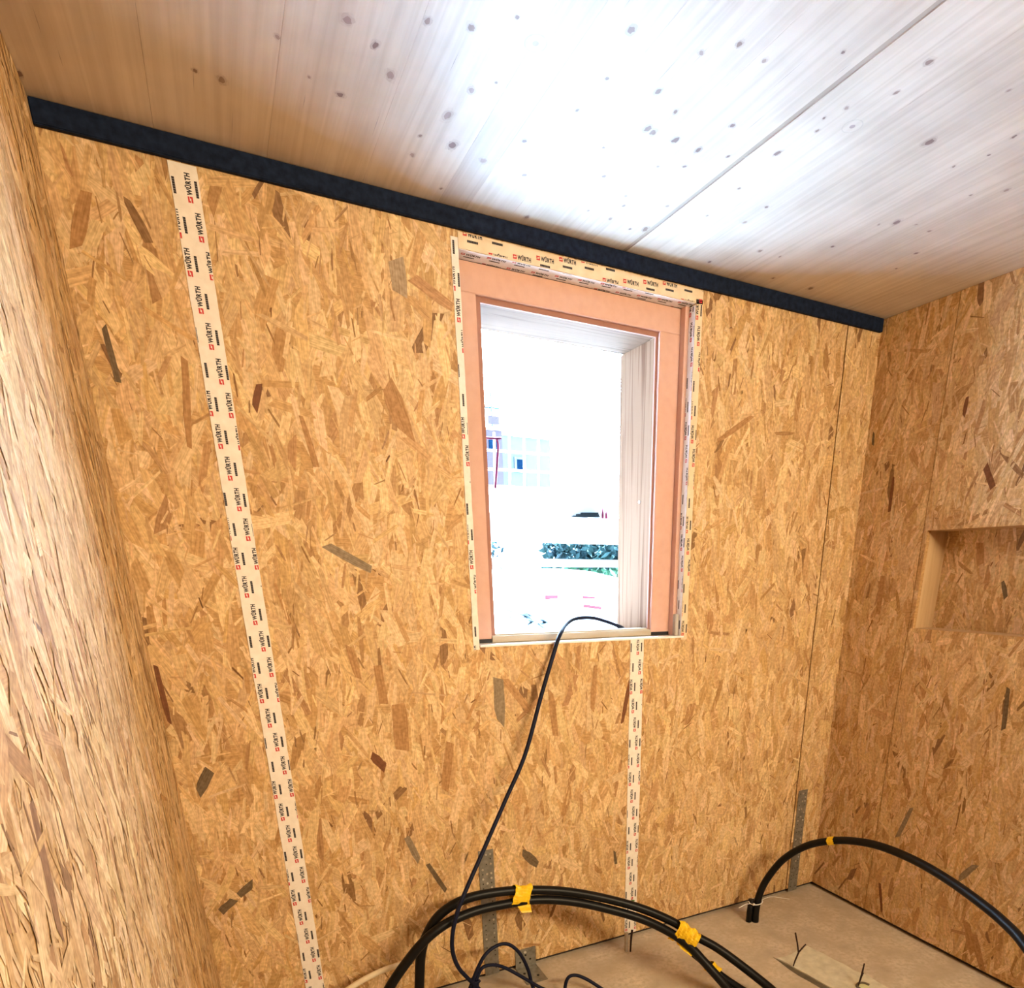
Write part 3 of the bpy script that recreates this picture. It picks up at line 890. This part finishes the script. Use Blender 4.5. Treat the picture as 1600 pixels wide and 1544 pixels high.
pipe(sPA, RP, 'black plastic pipe forming the upper of the paired arches below the window')
pipe(sPB, RP, 'black plastic pipe forming the lower of the paired arches below the window')
pipe(sPC, RP * 0.92, 'short black pipe taped under the paired arches where they reach the floor')
pipe(sPR, 0.0165, 'black plastic pipe rising from the floor in the right corner and arching toward the viewer')
# second stub sleeve beside the corner pipe with a white cable tie
mb = MB(); mb.tube([(-0.548, -0.142, 0.0), (-0.547, -0.141, 0.05), (-0.540, -0.138, 0.112)], 0.0135, 14)
tag(mb.build('pipe_stub', PIPE), 'short black pipe stub tied to the foot of the corner pipe', 'pipe')

def mid_path(a, b, n):
    return [(Vector(p) + Vector(q)) / 2 for p, q in zip(a, b)][:n]
def seg_near(path, x, half):
    idx = min(range(len(path)), key=lambda i: abs(path[i].x - x) + (0.5 if path[i].z < 0.1 else 0))
    return idx - half, idx + half
def nearest(path, p):
    return min(path, key=lambda q: (q - p).length)
def pair_mid(x, half):
    i0, i1 = seg_near(sPA, x, half)
    out = []
    for p in sPA[i0:i1 + 1]:
        out.append((p + nearest(sPB, p)) / 2)
    return out
m1 = pair_mid(-1.705, 2)
wrap('tape_wrap', m1, 0, len(m1) - 1, 0.020, 'crumpled yellow tape binding the two black arches at their top', 1, sx=1.78, lump=0.28, flap=(0.004, -0.018, -0.032))
m2_ = pair_mid(-1.095, 4)
wrap('tape_wrap', m2_, 0, len(m2_) - 1, 0.024, 'large crumpled yellow tape binding the black pipes on their way down', 2, sx=1.55, lump=0.34, flap=(-0.012, -0.018, -0.026))
i0, i1 = seg_near(sPC, -1.050, 2)
wrap('tape_wrap', sPC, i0, i1, RP * 0.92 + 0.0035, 'small yellow tape ring low on the short black pipe', 3, lump=0.3)
ip = min(range(len(sPR)), key=lambda i: (sPR[i] - Vector((-0.334, -0.378, 0.455))).length)
wrap('tape_wrap', sPR, ip - 1, ip + 1, 0.0178, 'neat yellow tape ring on the corner pipe arch', 4)

# white cable tie with long tails around the corner pipe foot
mb = MB()
c = Vector((-0.523, -0.150, 0.102))
mb.tube([c + Vector((0.036 * math.cos(a) * 1.0, 0.024 * math.sin(a), 0.004 * math.sin(a))) for a in [2 * math.pi * k / 24 for k in range(25)]], 0.0022, 6)
mb.tube(spline([c + Vector((-0.036, -0.004, 0)), c + Vector((-0.075, -0.012, 0.008)), c + Vector((-0.115, -0.018, 0.004))]), 0.0016, 6)
mb.tube(spline([c + Vector((0.036, 0.0, 0)), c + Vector((0.085, -0.005, 0.006)), c + Vector((0.15, -0.012, -0.012)), c + Vector((0.20, -0.015, -0.03))]), 0.0014, 6)
mb.obox(c + Vector((-0.028, -0.018, 0)), (0.005, 0, 0), (0, 0.003, 0), (0, 0, 0.004))
tag(mb.build('cable_tie', TIEWHITE), 'white cable tie with long tails round the foot of the corner pipe', 'cable tie')

# cream conduit with green end
wp = empty('conduit', (-2.44, -0.12, 0.0)); tag(wp, 'cream conduit with a green end at the lower left behind the black pipes', 'conduit')
mb = MB(); mb.tube(spline([(-2.46, -0.12, 0.0), (-2.42, -0.12, 0.10), (-2.37, -0.12, 0.165), (-2.316, -0.12, 0.194), (-2.26, -0.12, 0.217), (-2.194, -0.12, 0.233), (-2.115, -0.12, 0.239)]), 0.0105, 14)
put(mb.build('conduit_tube', PIPEWHITE), wp)
mb = MB(); mb.tube([(-2.116, -0.12, 0.239), (-2.098, -0.12, 0.2405)], 0.0125, 14)
put(mb.build('end_plug', GREEN), wp)

# ------------------------------------------------------------------ blue cable
CAB = [(-1.02 - 0.02, 0.22, 1.322), (-1.085, 0.175, 1.335), (-1.129, 0.155, 1.349), (-1.179, 0.14, 1.364), (-1.247, 0.12, 1.379), (-1.331, 0.09, 1.38), (-1.391, 0.05, 1.363), (-1.449, -0.012, 1.329),
       (-1.484, -0.03, 1.263), (-1.544, -0.05, 1.122), (-1.624, -0.08, 0.927), (-1.719, -0.12, 0.785), (-1.828, -0.17, 0.629),
       (-1.905, -0.215, 0.53), (-1.949, -0.238, 0.464), (-1.974, -0.24, 0.384), (-1.977, -0.23, 0.303), (-1.958, -0.215, 0.227),
       (-1.924, -0.2, 0.163), (-1.888, -0.19, 0.107), (-1.845, -0.18, 0.04), (-1.80, -0.20, 0.006)]
L1 = [(-1.945, -0.20, 0.006), (-1.928, -0.19, 0.072), (-1.908, -0.188, 0.12), (-1.873, -0.18, 0.184), (-1.838, -0.17, 0.222), (-1.789, -0.16, 0.237), (-1.746, -0.16, 0.228),
      (-1.708, -0.17, 0.184), (-1.681, -0.18, 0.111), (-1.666, -0.19, 0.03), (-1.65, -0.23, 0.006), (-1.62, -0.32, 0.006)]
L2 = [(-1.925, -0.19, 0.006), (-1.908, -0.18, 0.058), (-1.89, -0.178, 0.113), (-1.861, -0.17, 0.163), (-1.819, -0.165, 0.164), (-1.77, -0.165, 0.138), (-1.708, -0.183, 0.088),
      (-1.64, -0.205, 0.03), (-1.58, -0.25, 0.006), (-1.50, -0.36, 0.006)]
L3 = [(-1.575, -0.30, 0.006), (-1.558, -0.25, 0.03), (-1.544, -0.25, 0.072), (-1.513, -0.255, 0.076), (-1.473, -0.275, 0.055), (-1.43, -0.31, 0.022), (-1.40, -0.36, 0.006), (-1.38, -0.46, 0.006)]
cb = empty('power_cable', (-1.45, -0.02, 0.0)); tag(cb, 'thin dark blue cable hanging over the window sill down to a tangle on the floor', 'cable')
mb = MB(); mb.tube(spline(CAB), 0.0074, 12); put(mb.build('hanging_run', CABLE), cb)
for L_ in (L1, L2, L3):
    mb = MB(); mb.tube(spline(L_), 0.0068, 12); put(mb.build('cable_loop', CABLE), cb)
for k in range(3):
    a = k * 2.1
    mb = MB()
    mb.tube(spline([(-1.935 + 0.01 * k, -0.19, 0.02), (-1.905 + 0.012 * math.cos(a), -0.188 + 0.010 * math.sin(a), 0.085), (-1.882 + 0.008 * math.sin(a), -0.185, 0.128)]), 0.007, 10)
    put(mb.build('bundle_strand', CABLE), cb)

# ------------------------------------------------------------------ floor details
# mortar patch flush in the slab with a dark groove on one side and a round cap
pa = empty('mortar_patch', (-0.5, -0.6, 0.0)); tag(pa, 'pale greenish mortar patch with a dark groove set in the concrete floor', 'patch')
ex = Vector((0.04, -0.26, 0)).normalized(); ey = Vector((0.185, 0.026, 0)).normalized()
o0 = Vector((-0.656, -0.448, 0.0))
mb = MB()
rng = random.Random(8)
ring = []
Lp, Wp_ = 0.60, 0.185
outline = []
for k in range(12): outline.append((Lp * k / 12, rng.uniform(-0.002, 0.002)))
for k in range(5): outline.append((Lp + rng.uniform(-0.004, 0.004), Wp_ * k / 5))
for k in range(12): outline.append((Lp * (1 - k / 12), Wp_ + rng.uniform(-0.007, 0.007)))
for k in range(5): outline.append((rng.uniform(-0.006, 0.006) + 0.012, Wp_ * (1 - k / 5)))
top = [o0 + ex * a + ey * b + Vector((0, 0, 0.006)) for a, b in outline]
bot = [o0 + ex * a + ey * b + Vector((0, 0, 0.0002)) for a, b in outline]
mb.poly(top)
for k in range(len(top)):
    q = (k + 1) % len(top)
    mb.poly([bot[k], bot[q], top[q], top[k]])
put(mb.build('mortar_bed', MORTAR), pa)
mb = MB()
gr = []
for k in range(13):
    a = -0.02 + 0.62 * k / 12
    w = 0.030 * min(1, 0.1 + k / 3)
    gr.append((o0 + ex * a - ey * (w + rng.uniform(-.001, .001)) + Vector((0, 0, 0.0006)), o0 + ex * a - ey * 0.0005 + Vector((0, 0, 0.0006))))
for k in range(12):
    mb.poly([gr[k][0], gr[k + 1][0], gr[k + 1][1], gr[k][1]])
put(mb.build('groove', GROOVE), pa)
cc = Vector((-0.502, -0.770, 0.006))
mb = MB()
mb.tube([cc + Vector((0.026 * math.cos(a), 0.026 * math.sin(a), 0.003)) for a in [math.pi * (0.0 + 1.1 * k / 16) for k in range(17)]], 0.0055, 8)
put(mb.build('cap_rim', GROOVE), pa)
mb = MB()
mb.tube([cc + Vector((0, 0, -0.004)), cc + Vector((0, 0, 0.0025))], 0.021, 20)
put(mb.build('round_cap', noise_mat('yellowish_plug', (0.62, 0.60, 0.30), (0.70, 0.68, 0.40), nscale=20, rough=0.7)), pa)

mb = MB()
mb.tube([(-0.642, -0.527, 0.0), (-0.634, -0.527, 0.03), (-0.619, -0.527, 0.066), (-0.602, -0.527, 0.080), (-0.583, -0.527, 0.094)], [0.0020, 0.0032, 0.0036, 0.0034, 0.0028], 8)
mb.tube([(-0.619, -0.527, 0.062), (-0.632, -0.527, 0.110), (-0.651, -0.527, 0.166)], [0.0034, 0.0032, 0.0034], 8)
tag(mb.build('tie_wire', WIRE), 'forked dark tie wire sticking up at the groove of the mortar patch', 'wire')
mb = MB()
mb.tube([(-0.519, -0.755, 0.006), (-0.508, -0.755, 0.053), (-0.503, -0.755, 0.107)], [0.0026, 0.0040, 0.0028], 8)
mb.tube([(-0.508, -0.755, 0.050), (-0.499, -0.755, 0.064)], [0.0034, 0.0022], 8)
tag(mb.build('tie_wire', WIRE), 'straight dark tie wire sticking up beside the round cap in the mortar', 'wire')
mb = MB()
mb.tube([(-1.175, -0.105, 0.0), (-1.174, -0.105, 0.05), (-1.169, -0.105, 0.104)], [0.0034, 0.0042, 0.0050], 8)
tag(mb.build('rebar_stub', WIRE), 'thin dark steel stub standing in the floor below the sill tape', 'rebar')
mb = MB()
mb.box(-1.196, -1.184, -0.100, -0.088, 0.0, 0.092)
tag(mb.build('grey_spacer', GREYFOAM), 'small grey spacer post behind the thin steel stub', 'spacer')
# small green scrap stuck on the lower tape
mb = MB()
rng = random.Random(4)
for k in range(5):
    a = rng.uniform(0, 6.28)
    p = Vector((-1.114, -0.006, 0.178)); d = Vector((math.cos(a), 0, math.sin(a) * 0.8)) * 0.018; w = Vector((-d.z, -0.2 * 0.018, d.x)) * 0.35
    mb.poly([p, p + d * 0.5 + w, p + d + Vector((0, -0.004, 0)), p + d * 0.5 - w])
    mb.poly([p, p + d * 0.5 - w, p + d + Vector((0, -0.004, 0)), p + d * 0.5 + w][::1])
tag(mb.build('green_scrap', GREEN), 'tiny green scrap stuck on the lower tape above the black pipes', 'scrap')

# ------------------------------------------------------------------ outdoors
mb = MB()
mb.box(-60, 90, 0.36, 120, -0.6, -0.35)
tag(mb.build('ground', GRAVEL), 'bright pale ground of the building site outside the window', kind='structure')

# dark soil strip and unseen wing and eave, all added to shade the window reveal
ABSORBER = noise_mat('dark_absorber', (0.035, 0.028, 0.022), (0.07, 0.055, 0.042), nscale=6, detail=6, rough=0.95)
mb = MB(); mb.box(-5.5, 6.0, 0.37, 1.58, -0.352, -0.335)
tag(mb.build('shade_strip', ABSORBER), 'dark soil strip added at the foot of the house wall to dim the window reveal', 'absorber')
CLAD = noise_mat('dark_stained_cladding', (0.040, 0.028, 0.020), (0.060, 0.042, 0.030), scale=(20, 20, 1), nscale=1, rough=0.8)
mb = MB(); mb.box(-11.0, -5.6, 0.5, 14.0, -0.36, 5.4)  # unseen mass added to block low sky on the left
shade_block = tag(mb.build('wall_shade_block', CLAD), 'dark unseen block added outside to keep sky light off the window reveal', kind='structure')
mb = MB(); mb.box(-5.5, 3.0, 0.312, 0.36, 2.43, 3.6); mb.box(0.0, 3.0, 0.312, 0.36, -0.35, 2.43)
tag(mb.build('wall_outer', CLAD), 'dark clad outer face of the house above the window', kind='structure')
mb = MB(); mb.box(-5.5, 3.0, 0.361, 1.16, 2.63, 2.70)  # unseen overhang added to cut sky light on the reveal
tag(mb.build('eave_shade_block', CLAD), 'dark unseen eave added to keep sky light off the window reveal', kind='structure')

# gravel bank between the house and the hedges
bank_rows = [(1.60, None), (2.0, 0.90), (3.0, 1.076), (4.2, 1.287), (5.0, None), (5.7, None), (6.3, None), (6.7, None)]
def crest(x):
    P = [(-9, 1.55), (0.4, 1.572), (1.25, 1.592), (1.75, 1.555), (2.2, 1.455), (2.8, 1.40), (12, 1.36)]
    for (xa, za), (xb, zb) in zip(P, P[1:]):
        if xa <= x <= xb:
            return za + (zb - za) * (x - xa) / (xb - xa)
    return 1.36
rng = random.Random(77)
xs = [-5.5 + 0.3 * k for k in range(54)]
V, F = [], []
for y, z in bank_rows:
    for x in xs:
        c_ = crest(x)
        zz = {1.60: -0.36, 5.0: 1.287 + (c_ - 1.287) * 0.6, 5.7: c_, 6.3: c_ - 0.5, 6.7: -0.36}.get(y, z)
        V.append((x, y, zz + (rng.uniform(-0.012, 0.012) if y in (3.0, 4.2, 5.0) else 0)))
for r in range(len(bank_rows) - 1):
    for k in range(len(xs) - 1):
        a_ = r * len(xs) + k
        F.append((a_, a_ + 1, a_ + len(xs) + 1, a_ + len(xs)))
mb = MB()
for f in F:
    mb.poly([V[k] for k in f], smooth=True)
tag(mb.build('gravel_bank', GRAVEL), 'bright gravel bank rising outside the window in front of the hedges', 'bank')

def guard_board(y, z0, z1, label):
    mb = MB()
    mb.box(-2.32, 1.4, y, y + 0.035, z0, z1)
    return tag(mb.build('guard_board', BOARDWHITE), label, 'board')
guard_board(1.20, 1.692, 1.822, 'middle bleached guard board crossing the view outside the window')
guard_board(1.20, 1.572, 1.612, 'thin lowest bleached guard board outside the window')
guard_board(1.225, 1.8255, 1.912, 'topmost bleached guard board at the foot of the rope net')
for i, x in enumerate((-2.2, 1.2)):
    mb = MB(); mb.tube([(x, 1.29, -0.334), (x, 1.29, 2.2)], 0.024, 12)
    mb.tube([(x, 1.29, -0.3345), (x, 1.29, -0.324)], 0.07, 12)
    tag(mb.build('scaffold_post', BOARDWHITE), ('steel post carrying the guard boards at their left end' if i == 0 else 'steel post carrying the guard boards at their right end'), 'post')

def foliage(name, x0, x1, y0, y1, z0, z1, n, size, mat, label, seed, cat='hedge'):
    rng = random.Random(seed)
    root = empty(name, ((x0 + x1) / 2, (y0 + y1) / 2, -0.35)); tag(root, label, cat)
    mb = MB()
    for _ in range(n):
        p = Vector((rng.uniform(x0, x1), rng.uniform(y0, y1), rng.uniform(z0, z1)))
        d = Vector((rng.gauss(0, 1), rng.gauss(0, 1), rng.gauss(0, 1))).normalized()
        e = d.cross(Vector((rng.gauss(0, 1), rng.gauss(0, 1), rng.gauss(0, 1)))).normalized()
        s_ = size * rng.uniform(0.6, 1.4)
        mb.poly([p - d * s_, p - e * s_ * 0.45, p + d * s_, p + e * s_ * 0.45])
    fo = mb.build('foliage', mat); fo['kind'] = 'stuff'
    put(fo, root)
    x = x0 + 0.2
    while x < x1:
        m2 = MB()
        m2.tube([(x, (y0 + y1) / 2, -0.35), (x + rng.uniform(-.1, .1), (y0 + y1) / 2, z1 * 0.8)], 0.04, 7)
        put(m2.build('stem', WIRE), root)
        x += 1.3
    return root
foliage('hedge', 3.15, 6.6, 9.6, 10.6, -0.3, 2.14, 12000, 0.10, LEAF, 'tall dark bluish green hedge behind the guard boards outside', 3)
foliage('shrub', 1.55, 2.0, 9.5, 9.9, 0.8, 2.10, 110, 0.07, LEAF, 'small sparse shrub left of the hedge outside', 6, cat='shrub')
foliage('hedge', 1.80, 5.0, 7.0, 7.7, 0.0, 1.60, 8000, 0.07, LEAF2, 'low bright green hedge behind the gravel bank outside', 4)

mb = MB(); mb.box(-4.0, 14.0, 13.0, 13.2, -0.35, 3.3)
tag(mb.build('site_wall', BOARDWHITE), 'long pale site wall standing behind the hedges', 'wall')

# pale building with a small dark window, and a darker one at its left
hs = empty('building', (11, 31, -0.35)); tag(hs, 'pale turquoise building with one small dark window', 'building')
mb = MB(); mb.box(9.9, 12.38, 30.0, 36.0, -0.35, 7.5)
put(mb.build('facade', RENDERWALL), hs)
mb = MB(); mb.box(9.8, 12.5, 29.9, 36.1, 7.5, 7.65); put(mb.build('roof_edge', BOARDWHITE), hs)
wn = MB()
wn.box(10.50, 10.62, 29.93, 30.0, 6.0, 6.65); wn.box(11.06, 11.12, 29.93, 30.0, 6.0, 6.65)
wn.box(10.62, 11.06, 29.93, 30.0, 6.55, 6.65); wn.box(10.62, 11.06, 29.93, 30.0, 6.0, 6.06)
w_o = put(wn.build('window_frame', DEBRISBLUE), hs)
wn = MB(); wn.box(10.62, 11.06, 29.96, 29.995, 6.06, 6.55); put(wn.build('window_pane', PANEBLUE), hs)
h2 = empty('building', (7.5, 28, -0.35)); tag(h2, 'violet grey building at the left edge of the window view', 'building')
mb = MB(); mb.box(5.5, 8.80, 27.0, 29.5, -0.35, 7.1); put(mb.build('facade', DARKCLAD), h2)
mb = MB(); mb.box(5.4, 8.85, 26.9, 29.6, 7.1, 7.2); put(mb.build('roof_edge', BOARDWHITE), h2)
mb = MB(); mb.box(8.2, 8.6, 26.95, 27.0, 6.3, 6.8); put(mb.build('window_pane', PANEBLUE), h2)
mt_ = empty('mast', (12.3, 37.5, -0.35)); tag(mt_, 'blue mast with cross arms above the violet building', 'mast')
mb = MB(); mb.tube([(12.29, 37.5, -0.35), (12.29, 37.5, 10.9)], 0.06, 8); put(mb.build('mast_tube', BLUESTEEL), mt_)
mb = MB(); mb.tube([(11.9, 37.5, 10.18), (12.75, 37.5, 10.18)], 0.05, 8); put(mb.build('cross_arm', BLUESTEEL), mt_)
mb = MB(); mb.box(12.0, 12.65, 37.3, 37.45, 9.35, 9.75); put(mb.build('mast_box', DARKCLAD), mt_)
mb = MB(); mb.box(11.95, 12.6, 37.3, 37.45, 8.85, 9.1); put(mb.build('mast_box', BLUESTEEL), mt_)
# safety net of white rope with one magenta rope, hung above the guard boards
nt_ = empty('safety_net', (-1.3, 1.22, 1.91)); tag(nt_, 'white rope safety net with a magenta edge rope above the guard boards', 'net')
for k in range(7):
    x = -1.28 + k * 0.079
    mb = MB(); mb.tube([(x, 1.243, 1.9125), (x + 0.006, 1.243, 2.19)], 0.006, 6)
    put(mb.build('net_rope', ROPEWHITE), nt_)
for k, z in enumerate((1.945, 2.022, 2.105, 2.20)):
    mb = MB(); mb.tube([(-2.2, 1.243, z - 0.012), (-0.78, 1.243, z + 0.012)], 0.006, 6)
    put(mb.build('net_rope', ROPEWHITE), nt_)
mb = MB(); mb.tube(spline([(-2.2, 1.230, 2.150), (-1.26, 1.230, 2.160), (-1.185, 1.230, 2.155), (-1.19, 1.230, 2.05), (-1.205, 1.230, 1.94)]), 0.006, 6)
put(mb.build('edge_rope', ROPERED), nt_)

# debris and barrier film lying on the bank, tarpaulin and markers on the middle guard board
rng = random.Random(12)
db = empty('debris_heap', (-0.18, 3.3, 1.1)); tag(db, 'heap of blue grey scraps and a rod on the gravel bank', 'debris')
for k in range(11):
    mb = MB()
    y = rng.uniform(3.15, 3.65)
    c = Vector((-0.20 + rng.uniform(-0.06, 0.14), y, 0.9 + 0.176 * (y - 2) + 0.02 + rng.uniform(0, 0.03)))
    a = rng.uniform(-0.9, 0.9)
    mb.obox(c, (0.05 * math.cos(a), 0.02, 0.03 * math.sin(a)), (-0.01, 0.03, 0), (0, 0, 0.004))
    put(mb.build('scrap_sheet', DEBRISBLUE), db)
mb = MB(); mb.tube([(-0.27, 3.85, 1.245), (-0.12, 3.45, 1.17), (-0.14, 3.05, 1.10)], 0.009, 6); put(mb.build('rod', DEBRISBLUE), db)
def film(p, q, h, label):
    p = Vector(p); q = Vector(q)
    mb = MB(); mb.obox((p + q) / 2 + Vector((0, 0, h)), (q - p) / 2, (0, 0.004, 0), (0, 0, h))
    tag(mb.build('barrier_film', REDSTRIPE), label, 'barrier')
film((0.376, 4.18, 1.285), (0.52, 4.18, 1.285), 0.022, 'pale red barrier film in the middle of the gravel bank')
film((0.77, 4.12, 1.290), (0.90, 4.08, 1.286), 0.014, 'thin red barrier strip on the bank at the right, the farther one')
film((0.606, 3.78, 1.222), (0.74, 3.66, 1.202), 0.016, 'thin red barrier strip on the bank at the right, the nearer one')
tp = empty('tarpaulin', (-0.70, 1.217, 1.822)); tag(tp, 'folded blue grey tarpaulin lying on the middle guard board', 'tarpaulin')
for k in range(3):
    mb = MB()
    mb.obox((-0.705 + 0.012 * k, 1.2115, 1.8275 + 0.0085 * k), (0.082 - 0.016 * k, 0, 0.002), (0, 0.010, 0), (0, 0, 0.0040))
    put(mb.build('fold', DEBRISBLUE), tp)
for i, x in enumerate((-0.600, -0.578)):
    mb = MB(); mb.tube([(x, 1.2115, 1.8225), (x, 1.2115, 1.845), (x, 1.2115, 1.872 - 0.014 * i)], [0.0075, 0.006, 0.003], 10)
    tag(mb.build('red_marker', ROPERED), ('taller red marker standing on the middle guard board' if i == 0 else 'shorter red marker standing on the middle guard board'), 'marker')
